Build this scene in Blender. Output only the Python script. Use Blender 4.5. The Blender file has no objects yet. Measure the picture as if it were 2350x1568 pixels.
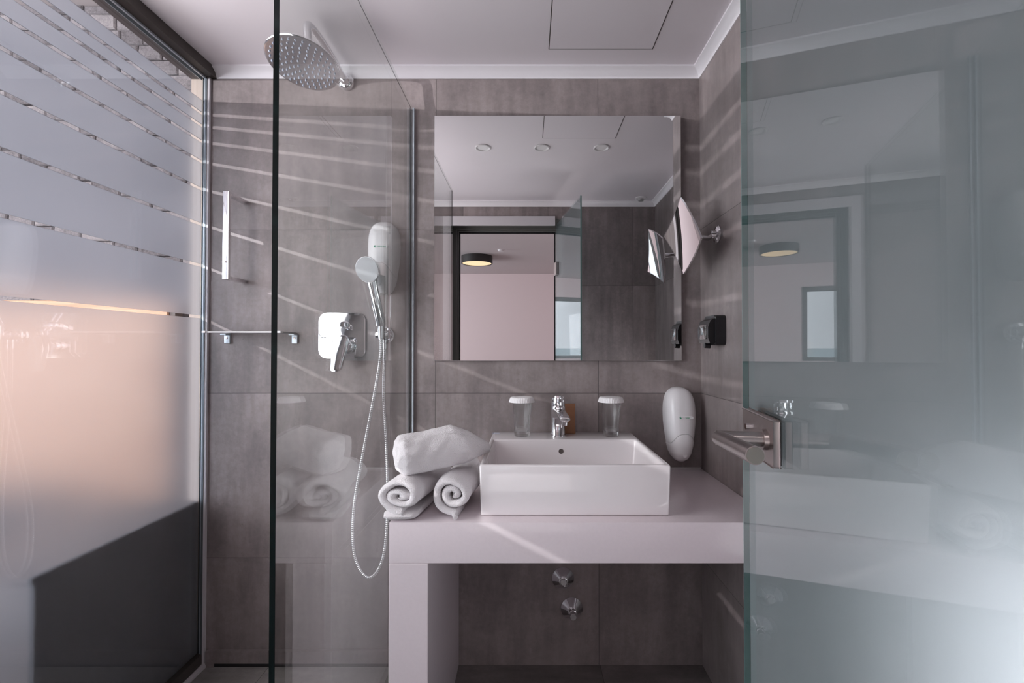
import bpy, bmesh, math, random
from mathutils import Vector, Matrix, noise as mnoise
PI = math.pi
random.seed(4)
scene = bpy.context.scene
COL = scene.collection

# ------------------------------------------------------------------ camera
cam_d = bpy.data.cameras.new('camera')
cam_d.sensor_width = 36.0
cam_d.lens = 1044.0 / 2350.0 * 36.0
cam_d.shift_x = -37.0 / 2350.0
cam_d.clip_start = 0.02
cam = bpy.data.objects.new('camera', cam_d)
COL.objects.link(cam)
cam.location = (0.0, -1.67, 1.155)
cam.rotation_euler = (math.radians(90.77), 0.0, 0.0)
scene.camera = cam

# ------------------------------------------------------------------ view
scene.view_settings.view_transform = 'Standard'
scene.view_settings.look = 'None'
scene.view_settings.gamma = 1.0
scene.view_settings.exposure = 0.0
scene.view_settings.use_curve_mapping = False
cy = scene.cycles
cy.use_denoising = True
cy.max_bounces = 14
cy.diffuse_bounces = 5
cy.glossy_bounces = 6
cy.transmission_bounces = 10
cy.transparent_max_bounces = 16
cy.caustics_reflective = False
cy.caustics_refractive = True
cy.sample_clamp_indirect = 6.0
cy.blur_glossy = 0.3

# ------------------------------------------------------------------ world
world = bpy.data.worlds.new('World')
scene.world = world
world.use_nodes = True
wn = world.node_tree
wn.nodes['Background'].inputs[0].default_value = (0.80, 0.84, 0.92, 1)
wn.nodes['Background'].inputs[1].default_value = 1.7


def light(name, kind, loc, power, color=(1, 1, 1), size=None, target=None, **kw):
    ld = bpy.data.lights.new(name, kind)
    ld.energy = power
    ld.color = color
    if kind == 'AREA':
        ld.shape = 'RECTANGLE'
        ld.size, ld.size_y = size
    for k, v in kw.items():
        setattr(ld, k, v)
    o = bpy.data.objects.new(name, ld)
    COL.objects.link(o)
    o.location = loc
    if target is not None:
        d = Vector(target) - Vector(loc)
        o.rotation_euler = d.to_track_quat('-Z', 'Y').to_euler()
    return o


# daylight through the bedroom's side window, added bathroom fills and the bedroom's spotlight
light('bedroom_daylight', 'AREA', (-5.12, -3.6, 1.35), 225, (0.92, 0.93, 1.0), (4.6, 1.9), (0, -3.2, 1.2))
light('partition_fill', 'AREA', (-1.160, -0.80, 1.42), 14, (1.0, 0.955, 0.965), (0.80, 1.36), (0.0, -0.80, 1.42))  # added fill just inside the frosted glass, brightening the bathroom
light('recess_slanting_fill', 'AREA', (0.87, -1.10, 0.55), 2.9, (1.0, 0.97, 1.0), (0.30, 0.60), (0.50, -1.50, 0.95))  # added fill standing in the recess, aimed to brighten the front wall
light('recess_fill', 'AREA', (1.06, -1.10, 0.55), 2.2, (0.97, 0.95, 1.0), (0.56, 0.74), (0.0, -1.10, 0.55))  # added light behind the invented recess window, makes the door glow
light('doorway_fill', 'AREA', (-0.15, -2.60, 0.50), 5, (1.0, 0.95, 0.97), (1.6, 0.75), (-0.10, -1.15, 2.2))  # added low fill behind the camera, lifts the ceiling and counter front
light('corridor_fill', 'AREA', (-0.15, -2.75, 2.49), 10, (1.0, 0.94, 0.95), (1.0, 0.3), (-0.1, -0.9, 0.9))  # added fill hidden above the door head, no fixture belongs to it
SPOT_AT = (-2.91, -2.60, 2.134)
light('spotlight_beam', 'SPOT', SPOT_AT, 310, (1.0, 0.96, 0.98), None, (-1.19, -0.95, 1.62),
      spot_size=math.radians(100), spot_blend=0.3, shadow_soft_size=0.008)


# ------------------------------------------------------------------ node helpers
def new_mat(name):
    m = bpy.data.materials.new(name)
    m.use_nodes = True
    nt = m.node_tree
    for n in list(nt.nodes):
        nt.nodes.remove(n)
    out = nt.nodes.new('ShaderNodeOutputMaterial')
    return m, nt, out


def nd(nt, typ, **ins):
    n = nt.nodes.new('ShaderNode' + typ)
    for k, v in ins.items():
        k2 = k.replace('_', ' ')
        if k in n.inputs:
            key = k
        elif k2 in n.inputs:
            key = k2
        else:
            setattr(n, k, v)
            continue
        if isinstance(v, bpy.types.NodeSocket):
            nt.links.new(v, n.inputs[key])
        else:
            n.inputs[key].default_value = v
    return n


def mth(nt, op, a, b=None, c=None):
    n = nt.nodes.new('ShaderNodeMath')
    n.operation = op
    for i, v in enumerate((a, b, c)):
        if v is None:
            continue
        if isinstance(v, bpy.types.NodeSocket):
            nt.links.new(v, n.inputs[i])
        else:
            n.inputs[i].default_value = v
    return n.outputs[0]


def mixc(nt, fac, a, b, blend='MIX'):
    n = nt.nodes.new('ShaderNodeMix')
    n.data_type = 'RGBA'
    n.blend_type = blend
    for i, v in ((0, fac), (6, a), (7, b)):
        if isinstance(v, bpy.types.NodeSocket):
            nt.links.new(v, n.inputs[i])
        else:
            n.inputs[i].default_value = v
    return n.outputs[2]


def ramp(nt, fac, stops):
    n = nt.nodes.new('ShaderNodeValToRGB')
    nt.links.new(fac, n.inputs[0])
    e = n.color_ramp.elements
    while len(e) < len(stops):
        e.new(0.5)
    for el, (p, c) in zip(e, stops):
        el.position = p
        el.color = c if len(c) == 4 else (*c, 1)
    return n.outputs[0]


def link(nt, a, b):
    nt.links.new(a, b)


def c4(c):
    return (c[0], c[1], c[2], 1)


def principled(name, color, rough=0.5, metal=0.0, spec=0.5, noise_amt=0.0, noise_scale=8, bump=0.0, bump_scale=200,
               coat=0.0, sheen=0.0):
    m, nt, out = new_mat(name)
    b = nd(nt, 'BsdfPrincipled', Base_Color=c4(color), Roughness=rough, Metallic=metal)
    b.inputs['Specular IOR Level'].default_value = spec
    b.inputs['Coat Weight'].default_value = coat
    b.inputs['Coat Roughness'].default_value = 0.08
    b.inputs['Sheen Weight'].default_value = sheen
    link(nt, b.outputs[0], out.inputs[0])
    tc = nd(nt, 'TexCoord')
    if noise_amt:
        n = nd(nt, 'TexNoise', Vector=tc.outputs['Object'], Scale=noise_scale, Detail=6.0)
        lo = tuple(x * (1 - noise_amt) for x in color)
        hi = tuple(min(1, x * (1 + noise_amt)) for x in color)
        link(nt, ramp(nt, n.outputs[0], [(0.3, lo), (0.7, hi)]), b.inputs['Base Color'])
    if bump:
        n = nd(nt, 'TexNoise', Vector=tc.outputs['Object'], Scale=bump_scale, Detail=3.0)
        bp = nd(nt, 'Bump', Strength=bump, Distance=0.003, Height=n.outputs[0])
        link(nt, bp.outputs[0], b.inputs['Normal'])
    return m


def tile_mat(name, ua, va, u0, v0, us=0.598, vs=0.6, base=(0.228, 0.194, 0.192), streak=(1, 1, 1), rough=0.42):
    """large concrete-look porcelain tiles with fine joints; ua/va: which axes run along the wall"""
    m, nt, out = new_mat(name)
    tc = nd(nt, 'TexCoord')
    sep = nd(nt, 'SeparateXYZ', Vector=tc.outputs['Object'])
    U, V = sep.outputs[ua], sep.outputs[va]
    us_, vs_ = us, vs

    def cell(s, o, size):
        t = mth(nt, 'DIVIDE', mth(nt, 'SUBTRACT', s, o), size)
        fr = mth(nt, 'FRACT', t)
        dist = mth(nt, 'SUBTRACT', 0.5, mth(nt, 'ABSOLUTE', mth(nt, 'SUBTRACT', fr, 0.5)))
        joint = mth(nt, 'LESS_THAN', mth(nt, 'MULTIPLY', dist, size), 0.0009)
        return joint, mth(nt, 'FLOOR', t)
    ju, iu = cell(U, u0, us_)
    jv, iv = cell(V, v0, vs_)
    joint = mth(nt, 'MAXIMUM', ju, jv)
    cid = nd(nt, 'CombineXYZ', X=iu, Y=iv, Z=0.0)
    wn_ = nd(nt, 'TexWhiteNoise', Vector=cid.outputs[0])
    off = nd(nt, 'VectorMath', operation='SCALE')
    link(nt, wn_.outputs['Color'], off.inputs[0])
    off.inputs['Scale'].default_value = 7.0
    pos = nd(nt, 'VectorMath', operation='ADD')
    link(nt, tc.outputs['Object'], pos.inputs[0])
    link(nt, off.outputs[0], pos.inputs[1])
    P = pos.outputs[0]
    cloud = nd(nt, 'TexNoise', Vector=P, Scale=3.2, Detail=9.0, Roughness=0.62)
    fine = nd(nt, 'TexNoise', Vector=P, Scale=55.0, Detail=4.0, Roughness=0.7)
    st = nd(nt, 'Mapping', Vector=P)
    st.inputs['Scale'].default_value = streak
    brushed = nd(nt, 'TexNoise', Vector=st.outputs[0], Scale=9.0, Detail=5.0, Roughness=0.6)
    spots = nd(nt, 'TexNoise', Vector=P, Scale=26.0, Detail=7.0, Roughness=0.75)
    v = mth(nt, 'MULTIPLY', cloud.outputs[0], 0.50)
    v = mth(nt, 'MULTIPLY_ADD', brushed.outputs[0], 0.38, v)
    v = mth(nt, 'MULTIPLY_ADD', fine.outputs[0], 0.20, v)
    v = mth(nt, 'MULTIPLY_ADD', wn_.outputs['Value'], 0.10, v)
    lo = tuple(x * 0.62 for x in base)
    hi = tuple(x * 1.50 for x in base)
    colr = ramp(nt, v, [(0.42, lo), (0.59, base), (0.74, hi)])
    worn = nd(nt, 'TexNoise', Vector=P, Scale=2.1, Detail=10.0, Roughness=0.7)
    wf = ramp(nt, worn.outputs[0], [(0.50, (0, 0, 0)), (0.66, (1, 1, 1))])
    colr = mixc(nt, mth(nt, 'MULTIPLY', wf, 0.55), colr, c4(tuple(x * 1.42 for x in base)))
    spf = ramp(nt, spots.outputs[0], [(0.63, (0, 0, 0)), (0.70, (1, 1, 1))])
    colr = mixc(nt, mth(nt, 'MULTIPLY', spf, 0.40), colr, c4(tuple(x * 0.5 for x in base)))
    colr = mixc(nt, joint, colr, c4(tuple(x * 0.30 for x in base)))
    b = nd(nt, 'BsdfPrincipled', Base_Color=colr)
    link(nt, mth(nt, 'MULTIPLY_ADD', fine.outputs[0], 0.25, rough - 0.12), b.inputs['Roughness'])
    b.inputs['Specular IOR Level'].default_value = 0.45
    h = mth(nt, 'MULTIPLY_ADD', joint, -1.0, mth(nt, 'MULTIPLY', v, 0.15))
    bp = nd(nt, 'Bump', Strength=0.25, Distance=0.002, Height=h)
    link(nt, bp.outputs[0], b.inputs['Normal'])
    link(nt, b.outputs[0], out.inputs[0])
    return m


def fresnel_fac(nt, ior=1.5):
    g = nd(nt, 'NewGeometry')
    i = mth(nt, 'MULTIPLY_ADD', g.outputs['Backfacing'], 1.0 / ior - ior, ior)
    f = nd(nt, 'Fresnel')
    link(nt, i, f.inputs['IOR'])
    return f.outputs[0]


def clear_glass(name, tint=(0.97, 0.985, 0.98), ior=1.5):
    m, nt, out = new_mat(name)
    t = nd(nt, 'BsdfTransparent', Color=c4(tint))
    g = nd(nt, 'BsdfGlossy', Color=(1, 1, 1, 1), Roughness=0.0)
    mx = nd(nt, 'MixShader')
    link(nt, fresnel_fac(nt, ior), mx.inputs[0])
    link(nt, t.outputs[0], mx.inputs[1])
    link(nt, g.outputs[0], mx.inputs[2])
    link(nt, mx.outputs[0], out.inputs[0])
    return m


def frost_film(name, tint, rough, trans, trans_amt):
    """etched film: blurred see-through plus scattered light"""
    m, nt, out = new_mat(name)
    r = nd(nt, 'BsdfRefraction', Color=c4(tint), Roughness=rough, IOR=1.30)
    t = nd(nt, 'BsdfTranslucent', Color=c4(trans))
    d = nd(nt, 'BsdfDiffuse', Color=c4(trans))
    m2 = nd(nt, 'MixShader', Fac=0.35)
    link(nt, t.outputs[0], m2.inputs[1])
    link(nt, d.outputs[0], m2.inputs[2])
    mx = nd(nt, 'MixShader', Fac=trans_amt)
    link(nt, r.outputs[0], mx.inputs[1])
    link(nt, m2.outputs[0], mx.inputs[2])
    link(nt, mx.outputs[0], out.inputs[0])
    return m


def satin_coat(name, trans, diff, amt):
    m, nt, out = new_mat(name)
    t = nd(nt, 'BsdfTranslucent', Color=c4(trans))
    d = nd(nt, 'BsdfDiffuse', Color=c4(diff))
    mx = nd(nt, 'MixShader', Fac=amt)
    link(nt, t.outputs[0], mx.inputs[1])
    link(nt, d.outputs[0], mx.inputs[2])
    link(nt, mx.outputs[0], out.inputs[0])
    return m


def emit(name, color, s):
    m, nt, out = new_mat(name)
    e = nd(nt, 'Emission', Color=c4(color), Strength=s)
    link(nt, e.outputs[0], out.inputs[0])
    return m


M = {}
M['tile_back'] = tile_mat('concrete tile back', 0, 2, -0.340, 0.388, streak=(2.0, 2.0, 0.35))
M['tile_front'] = tile_mat('concrete tile front', 0, 2, 0.140, 0.391, streak=(2.5, 2.5, 0.3))
M['tile_side'] = tile_mat('concrete tile side', 1, 2, -0.340, 0.388, streak=(2.5, 2.5, 0.35))
M['tile_floor'] = tile_mat('concrete tile floor', 0, 1, 0.262, 0.0, base=(0.17, 0.152, 0.148), streak=(0.5, 2, 2))
M['shower_floor'] = tile_mat('concrete tile shower floor', 0, 1, -0.34, -1.2, vs=1.2, base=(0.25, 0.235, 0.225), streak=(0.5, 2, 2))
M['paint'] = principled('white ceiling paint', (0.82, 0.77, 0.805), 0.45, noise_amt=0.02, noise_scale=2)
M['crown'] = principled('white gloss cornice', (0.90, 0.87, 0.90), 0.35)
M['quartz'] = principled('white quartz', (0.76, 0.68, 0.71), 0.13, noise_amt=0.015, noise_scale=120)
M['ceramic'] = principled('white glazed ceramic', (0.83, 0.79, 0.80), 0.06, coat=0.4)
M['chrome'] = principled('chrome', (0.80, 0.80, 0.82), 0.06, 1.0, noise_amt=0.01)
M['steel'] = principled('brushed steel', (0.42, 0.37, 0.36), 0.30, 1.0, noise_amt=0.06, noise_scale=40)
M['steel_end'] = principled('steel end cap', (0.30, 0.29, 0.26), 0.35, 1.0)
M['alu'] = principled('aluminium profile', (0.30, 0.34, 0.38), 0.35, 1.0)
M['alu_light'] = principled('bright aluminium bead', (0.60, 0.66, 0.72), 0.35, 0.5)
M['alu_dark'] = principled('weathered aluminium', (0.13, 0.15, 0.165), 0.4, 0.6)
M['bronze'] = principled('dark bronze frame', (0.060, 0.050, 0.045), 0.45, 0.2)
M['taupe'] = principled('taupe metal', (0.16, 0.14, 0.14), 0.5)
M['black'] = principled('black plastic', (0.012, 0.012, 0.014), 0.32)
M['black_matt'] = principled('black lamp metal', (0.018, 0.016, 0.016), 0.5)
M['white_plastic'] = principled('white plastic', (0.80, 0.78, 0.79), 0.22)
M['grey_plastic'] = principled('grey rubber nozzles', (0.45, 0.50, 0.62), 0.35)
M['paper'] = principled('white paper', (0.84, 0.82, 0.83), 0.7)
M['leather'] = principled('tan card box', (0.30, 0.135, 0.065), 0.55, noise_amt=0.1, noise_scale=30)
M['green'] = principled('green print', (0.02, 0.30, 0.16), 0.5)
M['grey_print'] = principled('grey line', (0.42, 0.41, 0.42), 0.5)
M['blue_print'] = principled('pale blue print', (0.30, 0.36, 0.50), 0.5)
M['dark_hole'] = principled('dark drain hole', (0.10, 0.085, 0.08), 0.5)
M['towel'] = principled('white terry cloth', (0.87, 0.835, 0.855), 0.95, spec=0.1, bump=1.0, bump_scale=420, sheen=0.3)
M['glass_edge'] = principled('dark green glass edge', (0.003, 0.010, 0.010), 0.12)
M['teal_edge'] = principled('pale teal glass edge', (0.22, 0.40, 0.38), 0.15)
M['screen_glass'] = clear_glass('clear shower glass', (0.955, 0.97, 0.96))
M['pane_glass'] = clear_glass('clear window glass', (0.985, 0.99, 0.99))
M['door_glass'] = clear_glass('greenish door glass', (0.94, 0.965, 0.965), 1.45)
M['film'] = frost_film('frosted film', (0.93, 0.955, 0.985), 0.46, (0.62, 0.655, 0.73), 0.19)
M['satin'] = frost_film('satin etched coat', (0.92, 0.94, 0.96), 0.72, (0.53, 0.585, 0.595), 0.36)
M['frosted_pane'] = satin_coat('frosted side window', (0.9, 0.9, 0.9), (0.6, 0.6, 0.62), 0.3)
M['mirror'] = principled('mirror silver', (0.90, 0.905, 0.905), 0.0, 1.0)
M['frame_metal'] = principled('grey door frame', (0.60, 0.575, 0.60), 0.35)
M['frame_inner'] = principled('grey green inner frame', (0.15, 0.15, 0.14), 0.4, 0.2)
M['bed_wall'] = principled('pale pink plaster', (0.82, 0.70, 0.70), 0.8)
M['bed_ceiling'] = principled('bedroom ceiling paint', (0.66, 0.60, 0.60), 0.8)
M['bed_floor'] = principled('dark wood floor', (0.055, 0.045, 0.04), 0.5, noise_amt=0.3, noise_scale=5)
M['beige'] = principled('beige jamb paint', (0.60, 0.50, 0.43), 0.6)
M['cabinet'] = principled('dark brown wood', (0.105, 0.078, 0.066), 0.5, noise_amt=0.2)
M['sea'] = principled('sea water', (0.10, 0.25, 0.28), 0.3, noise_amt=0.15, noise_scale=0.4)
M['lamp_glow'] = emit('warm lamp diffuser', (1.0, 0.74, 0.46), 1.25)
M['window_frame'] = principled('grey window frame', (0.13, 0.13, 0.13), 0.4)


def wood_mat():
    m, nt, out = new_mat('light oak')
    tc = nd(nt, 'TexCoord')
    mp = nd(nt, 'Mapping', Vector=tc.outputs['Object'])
    mp.inputs['Scale'].default_value = (1.2, 6, 14)
    n = nd(nt, 'TexNoise', Vector=mp.outputs[0], Scale=3.0, Detail=6.0, Distortion=0.6)
    col = ramp(nt, n.outputs[0], [(0.3, (0.64, 0.33, 0.19)), (0.7, (0.88, 0.54, 0.34))])
    b = nd(nt, 'BsdfPrincipled', Base_Color=col, Roughness=0.5)
    link(nt, b.outputs[0], out.inputs[0])
    return m


def stone_mat():
    m, nt, out = new_mat('split grey stone')
    tc = nd(nt, 'TexCoord')
    g = nd(nt, 'NewGeometry')
    n = nd(nt, 'TexNoise', Vector=tc.outputs['Object'], Scale=22.0, Detail=9.0, Roughness=0.75)
    f = nd(nt, 'TexNoise', Vector=tc.outputs['Object'], Scale=160.0, Detail=4.0, Roughness=0.8)
    v = mth(nt, 'MULTIPLY_ADD', f.outputs[0], 0.5, mth(nt, 'MULTIPLY', n.outputs[0], 0.5))
    v = mth(nt, 'MULTIPLY_ADD', g.outputs['Random Per Island'], 0.22, mth(nt, 'SUBTRACT', v, 0.11))
    col = ramp(nt, v, [(0.34, (0.085, 0.078, 0.084)), (0.52, (0.25, 0.234, 0.248)), (0.72, (0.46, 0.425, 0.432))])
    b = nd(nt, 'BsdfPrincipled', Base_Color=col, Roughness=0.9)
    bp = nd(nt, 'Bump', Strength=0.8, Distance=0.006, Height=v)
    link(nt, bp.outputs[0], b.inputs['Normal'])
    link(nt, b.outputs[0], out.inputs[0])
    return m


M['wood'] = wood_mat()
M['stone'] = stone_mat()
M['mortar'] = principled('dark mortar', (0.07, 0.065, 0.065), 0.95)


# ------------------------------------------------------------------ mesh helpers
class MB:
    """collects shapes and links them as ONE mesh object"""

    def __init__(self):
        self.bm = bmesh.new()

    def _new(self, fn):
        before = set(self.bm.verts)
        fn()
        return [v for v in self.bm.verts if v not in before]

    def box(self, x0, x1, y0, y1, z0, z1, bev=0.0, seg=2, mat=0):
        tmp = bmesh.new()
        bmesh.ops.create_cube(tmp, size=1.0)
        for v in tmp.verts:
            v.co = Vector(((x0 + x1) / 2 + v.co.x * (x1 - x0), (y0 + y1) / 2 + v.co.y * (y1 - y0),
                           (z0 + z1) / 2 + v.co.z * (z1 - z0)))
        if bev:
            bmesh.ops.bevel(tmp, geom=list(tmp.edges), offset=bev, segments=seg, profile=0.6, affect='EDGES')
        self.merge(tmp, mat)
        return self

    def merge(self, tmp, mat=0, mtx=None):
        vm = {}
        for v in tmp.verts:
            vm[v] = self.bm.verts.new(mtx @ v.co if mtx else v.co)
        for f in tmp.faces:
            try:
                nf = self.bm.faces.new([vm[v] for v in f.verts])
                nf.material_index = mat if mat else f.material_index
            except ValueError:
                pass
        tmp.free()
        return self

    def grid(self, rows, close_u=False, close_v=False, mat=0):
        """rows: list of lists of points, quads between neighbours"""
        vs = [[self.bm.verts.new(p) for p in r] for r in rows]
        nr, nc = len(vs), len(vs[0])
        for i in range(nr if close_u else nr - 1):
            a, b = vs[i], vs[(i + 1) % nr]
            for j in range(nc if close_v else nc - 1):
                k = (j + 1) % nc
                try:
                    f = self.bm.faces.new((a[j], a[k], b[k], b[j]))
                    f.material_index = mat
                except ValueError:
                    pass
        return vs

    def cap(self, ring, flip=False):
        try:
            self.bm.faces.new(ring[::-1] if flip else ring)
        except ValueError:
            pass

    def lathe(self, prof, center=(0, 0, 0), axis='Z', seg=32, flute=None):
        """prof: [(r, h)], revolved about the axis through center"""
        cx, cy_, cz = center
        rows = []
        for r, h in prof:
            row = []
            for k in range(seg):
                a = 2 * PI * k / seg
                rr = r if flute is None else flute(r, h, a)
                u, v = rr * math.cos(a), rr * math.sin(a)
                if axis == 'Z':
                    row.append((cx + u, cy_ + v, cz + h))
                elif axis == 'Y':      # h runs towards -Y (out of the back wall)
                    row.append((cx + u, cy_ - h, cz + v))
                else:                  # h runs towards -X (out of the right wall)
                    row.append((cx - h, cy_ + u, cz + v))
            rows.append(row)
        vs = self.grid(rows, close_v=True)
        if prof[0][0] > 1e-6:
            self.cap(vs[0], True)
        if prof[-1][0] > 1e-6:
            self.cap(vs[-1])
        return self

    def tube(self, pts, rad, seg=14, caps=True):
        """swept tube; rad: number or list"""
        pts = [Vector(p) for p in pts]
        n = len(pts)
        rad = rad if isinstance(rad, (list, tuple)) else [rad] * n
        up = None
        rows = []
        for i, p in enumerate(pts):
            t = (pts[min(i + 1, n - 1)] - pts[max(i - 1, 0)]).normalized()
            if up is None:
                up = Vector((0, 0, 1)) if abs(t.z) < 0.9 else Vector((1, 0, 0))
            up = (up - t * up.dot(t)).normalized()
            s = t.cross(up)
            rows.append([p + (up * math.cos(2 * PI * k / seg) + s * math.sin(2 * PI * k / seg)) * rad[i]
                         for k in range(seg)])
        vs = self.grid(rows, close_v=True)
        if caps:
            self.cap(vs[0], True)
            self.cap(vs[-1])
        return self

    def prism(self, outline, fn, d0, d1, bev=0.0):
        """outline: 2D points; fn(u, v, d) -> 3D point; extruded from d0 to d1"""
        tmp = bmesh.new()
        a = [tmp.verts.new(fn(u, v, d0)) for u, v in outline]
        b = [tmp.verts.new(fn(u, v, d1)) for u, v in outline]
        tmp.faces.new(a)
        tmp.faces.new(b[::-1])
        n = len(a)
        for i in range(n):
            tmp.faces.new((a[i], b[i], b[(i + 1) % n], a[(i + 1) % n]))
        if bev:
            ed = [e for e in tmp.edges if (e.verts[0] in b and e.verts[1] in b)]
            bmesh.ops.bevel(tmp, geom=ed, offset=bev, segments=2, profile=0.6, affect='EDGES')
        return self.merge(tmp)

    def sphere(self, c, r, seg=20, rings=12, scale=(1, 1, 1)):
        rows = []
        for i in range(rings + 1):
            t = PI * i / rings
            rows.append([(c[0] + scale[0] * r * math.sin(t) * math.cos(2 * PI * k / seg),
                          c[1] + scale[1] * r * math.sin(t) * math.sin(2 * PI * k / seg),
                          c[2] + scale[2] * r * math.cos(t)) for k in range(seg)])
        self.grid(rows, close_v=True)
        return self

    def build(self, name, mats, parent=None, smooth=True, angle=35):
        bmesh.ops.remove_doubles(self.bm, verts=self.bm.verts, dist=1e-6)
        bmesh.ops.recalc_face_normals(self.bm, faces=self.bm.faces)
        me = bpy.data.meshes.new(name)
        self.bm.to_mesh(me)
        self.bm.free()
        for mm in (mats if isinstance(mats, (list, tuple)) else [mats]):
            me.materials.append(mm)
        if smooth:
            me.polygons.foreach_set('use_smooth', [True] * len(me.polygons))
            me.set_sharp_from_angle(angle=math.radians(angle))
        o = bpy.data.objects.new(name, me)
        COL.objects.link(o)
        if parent is not None:
            o.parent = parent
            o.matrix_parent_inverse = Matrix.Translation(-Vector(parent.location)) if parent.rotation_euler[:] == (0, 0, 0) else parent.matrix_basis.inverted()
        return o


def tag(o, label, cat, group=None, kind=None):
    o['label'] = label
    o['category'] = cat
    if group:
        o['group'] = group
    if kind:
        o['kind'] = kind
    return o


def thing(name, label, cat, loc=(0, 0, 0), group=None, kind=None):
    o = bpy.data.objects.new(name, None)
    o.empty_display_size = 0.05
    COL.objects.link(o)
    o.location = loc
    return tag(o, label, cat, group, kind)


def rrect(w, h, r, seg=6):
    pts = []
    for cx, cz, a0 in ((w / 2 - r, h / 2 - r, 0), (-w / 2 + r, h / 2 - r, 90), (-w / 2 + r, -h / 2 + r, 180), (w / 2 - r, -h / 2 + r, 270)):
        for k in range(seg + 1):
            a = math.radians(a0 + 90 * k / seg)
            pts.append((cx + r * math.cos(a), cz + r * math.sin(a)))
    return pts


def bez(pts, n=24):
    """Catmull-Rom through the points"""
    P = [Vector(p) for p in pts]
    P = [P[0] * 2 - P[1]] + P + [P[-1] * 2 - P[-2]]
    out = []
    for i in range(1, len(P) - 2):
        for k in range(n):
            t = k / n
            a, b, c, d = P[i - 1], P[i], P[i + 1], P[i + 2]
            out.append(0.5 * ((2 * b) + (c - a) * t + (2 * a - 5 * b + 4 * c - d) * t * t + (3 * b - a - 3 * c + d) * t ** 3))
    out.append(P[-2])
    return out


# ------------------------------------------------------------------ the setting
XL, XR, XRR, YF, ZC = -1.19, 0.634, 0.895, -1.56, 2.185
BX0, BX1, BY0, BY1, BZ = -5.2, 1.6, -7.25, 0.25, 2.60
OX0, OX1, OZ = -0.565, 0.255, 2.062          # door opening

MB().box(-1.185, XRR + 0.1, 0.0, 0.12, 0.0, ZC, mat=0).build('wall_back', M['tile_back'], smooth=False)
b = MB()
b.box(XR, XRR + 0.1, -0.340, 0.0, 0.0, ZC)
b.build('wall_right', M['tile_side'], smooth=False)
b = MB()                                             # recess side wall with an opening for the added low window
WY0, WY1, WZ0, WZ1 = -1.38, -0.82, 0.18, 0.92
b.box(XRR, XRR + 0.1, YF - 0.19, WY0, 0.0, ZC)
b.box(XRR, XRR + 0.1, WY1, -0.340, 0.0, ZC)
b.box(XRR, XRR + 0.1, WY0, WY1, 0.0, WZ0)
b.box(XRR, XRR + 0.1, WY0, WY1, WZ1, ZC)
b.build('wall_right_recess', M['tile_side'], smooth=False)
b = MB()
b.box(XL - 0.02, OX0, YF - 0.19, YF, 0.0, ZC)
b.box(OX1, XRR, YF - 0.19, YF, 0.0, ZC)
b.box(OX0, OX1, YF - 0.19, YF, OZ, ZC)
b.build('wall_front', M['tile_front'], smooth=False)
MB().box(-0.427, XRR + 0.1, YF - 0.19, 0.12, -0.12, 0.0).build('floor', M['tile_floor'], smooth=False)
MB().box(XL - 0.03, -0.4272, YF - 0.19, 0.12, -0.12, 0.0).build('floor_shower', M['shower_floor'], smooth=False)
MB().box(XL - 0.03, XRR + 0.1, YF - 0.19, 0.12, ZC, ZC + 0.2).build('ceiling', M['paint'], smooth=False)


def cornice(p0, p1, inward, name, m0=0, m1=0):
    """quarter-round moulding from p0 to p1 under the ceiling; m0, m1: mitre of each end (1 longer, -1 shorter)"""
    prof = [(0.0, -0.036), (0.004, -0.036), (0.006, -0.030), (0.012, -0.018), (0.022, -0.010), (0.030, -0.006), (0.030, 0.0), (0.0, 0.0)]
    b = MB()
    rows = []
    al = (Vector(p1) - Vector(p0)).normalized()
    for p, k in ((p0, -m0), (p1, m1)):
        rows.append([(p[0] + inward[0] * d + al.x * k * d, p[1] + inward[1] * d + al.y * k * d, ZC + h) for d, h in prof])
    vs = b.grid(rows, close_v=True)
    b.cap(vs[0], True)
    b.cap(vs[1])
    return b.build(name, M['crown'])


cornice((-1.185, 0, 0), (XR, 0, 0), (0, -1), 'trim_1', 0, -1)
cornice((XR, 0, 0), (XR, -0.340, 0), (-1, 0), 'trim_2', -1, 1)
cornice((XR, -0.340, 0), (XRR, -0.340, 0), (0, -1), 'trim_3', 1, -1)
cornice((XRR, -0.34, 0), (XRR, YF, 0), (-1, 0), 'trim_4', -1, -1)
cornice((XRR, YF, 0), (XL, YF, 0), (0, 1), 'trim_5', -1, 0)
# low tiled skirting ledge over the shower's linear drain
b = MB()
b.box(-1.165, -0.436, -0.013, 0.0, 0.014, 0.058)
b.box(-1.165, -1.135, -0.013, 0.0, 0.0, 0.014)
b.build('baseboard_back', M['tile_back'], smooth=False)
MB().box(-1.135, -0.436, -0.010, -0.0005, 0.0004, 0.012).build('trim_6', M['black'], smooth=False)

# left: frosted glass partition
w1 = thing('window_1', 'tall frosted glass partition with eight clear horizontal stripes left of the shower', 'glass partition', (XL, -0.78, 0), kind='structure')
MB().box(-1.2000, XL, YF, -0.006, 0.046, 2.150).build('pane', M['pane_glass'], w1, smooth=False)
slits = [1.268, 1.457, 1.608, 1.738, 1.839, 1.914, 1.972, 2.017]
edges = [0.046] + [v for s in slits for v in (s - 0.0055, s + 0.0055)] + [2.066]
for i in range(0, len(edges), 2):
    MB().box(-1.2035, -1.2008, YF, -0.006, edges[i], edges[i + 1]).build('frosted_film', M['film'], w1, smooth=False)
b = MB()
b.box(-1.186, -1.150, YF, 0.0, 2.149, ZC - 0.0005)
b.box(-1.215, -1.186, YF, 0.0, 2.158, ZC - 0.0005)
b.build('header_rail', M['bronze'], w1, smooth=False)
b = MB()
b.box(-1.1895, -1.1835, YF, -0.001, 2.143, 2.158)
b.box(-1.207, -1.2045, YF, -0.001, 2.143, 2.158)
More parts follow.
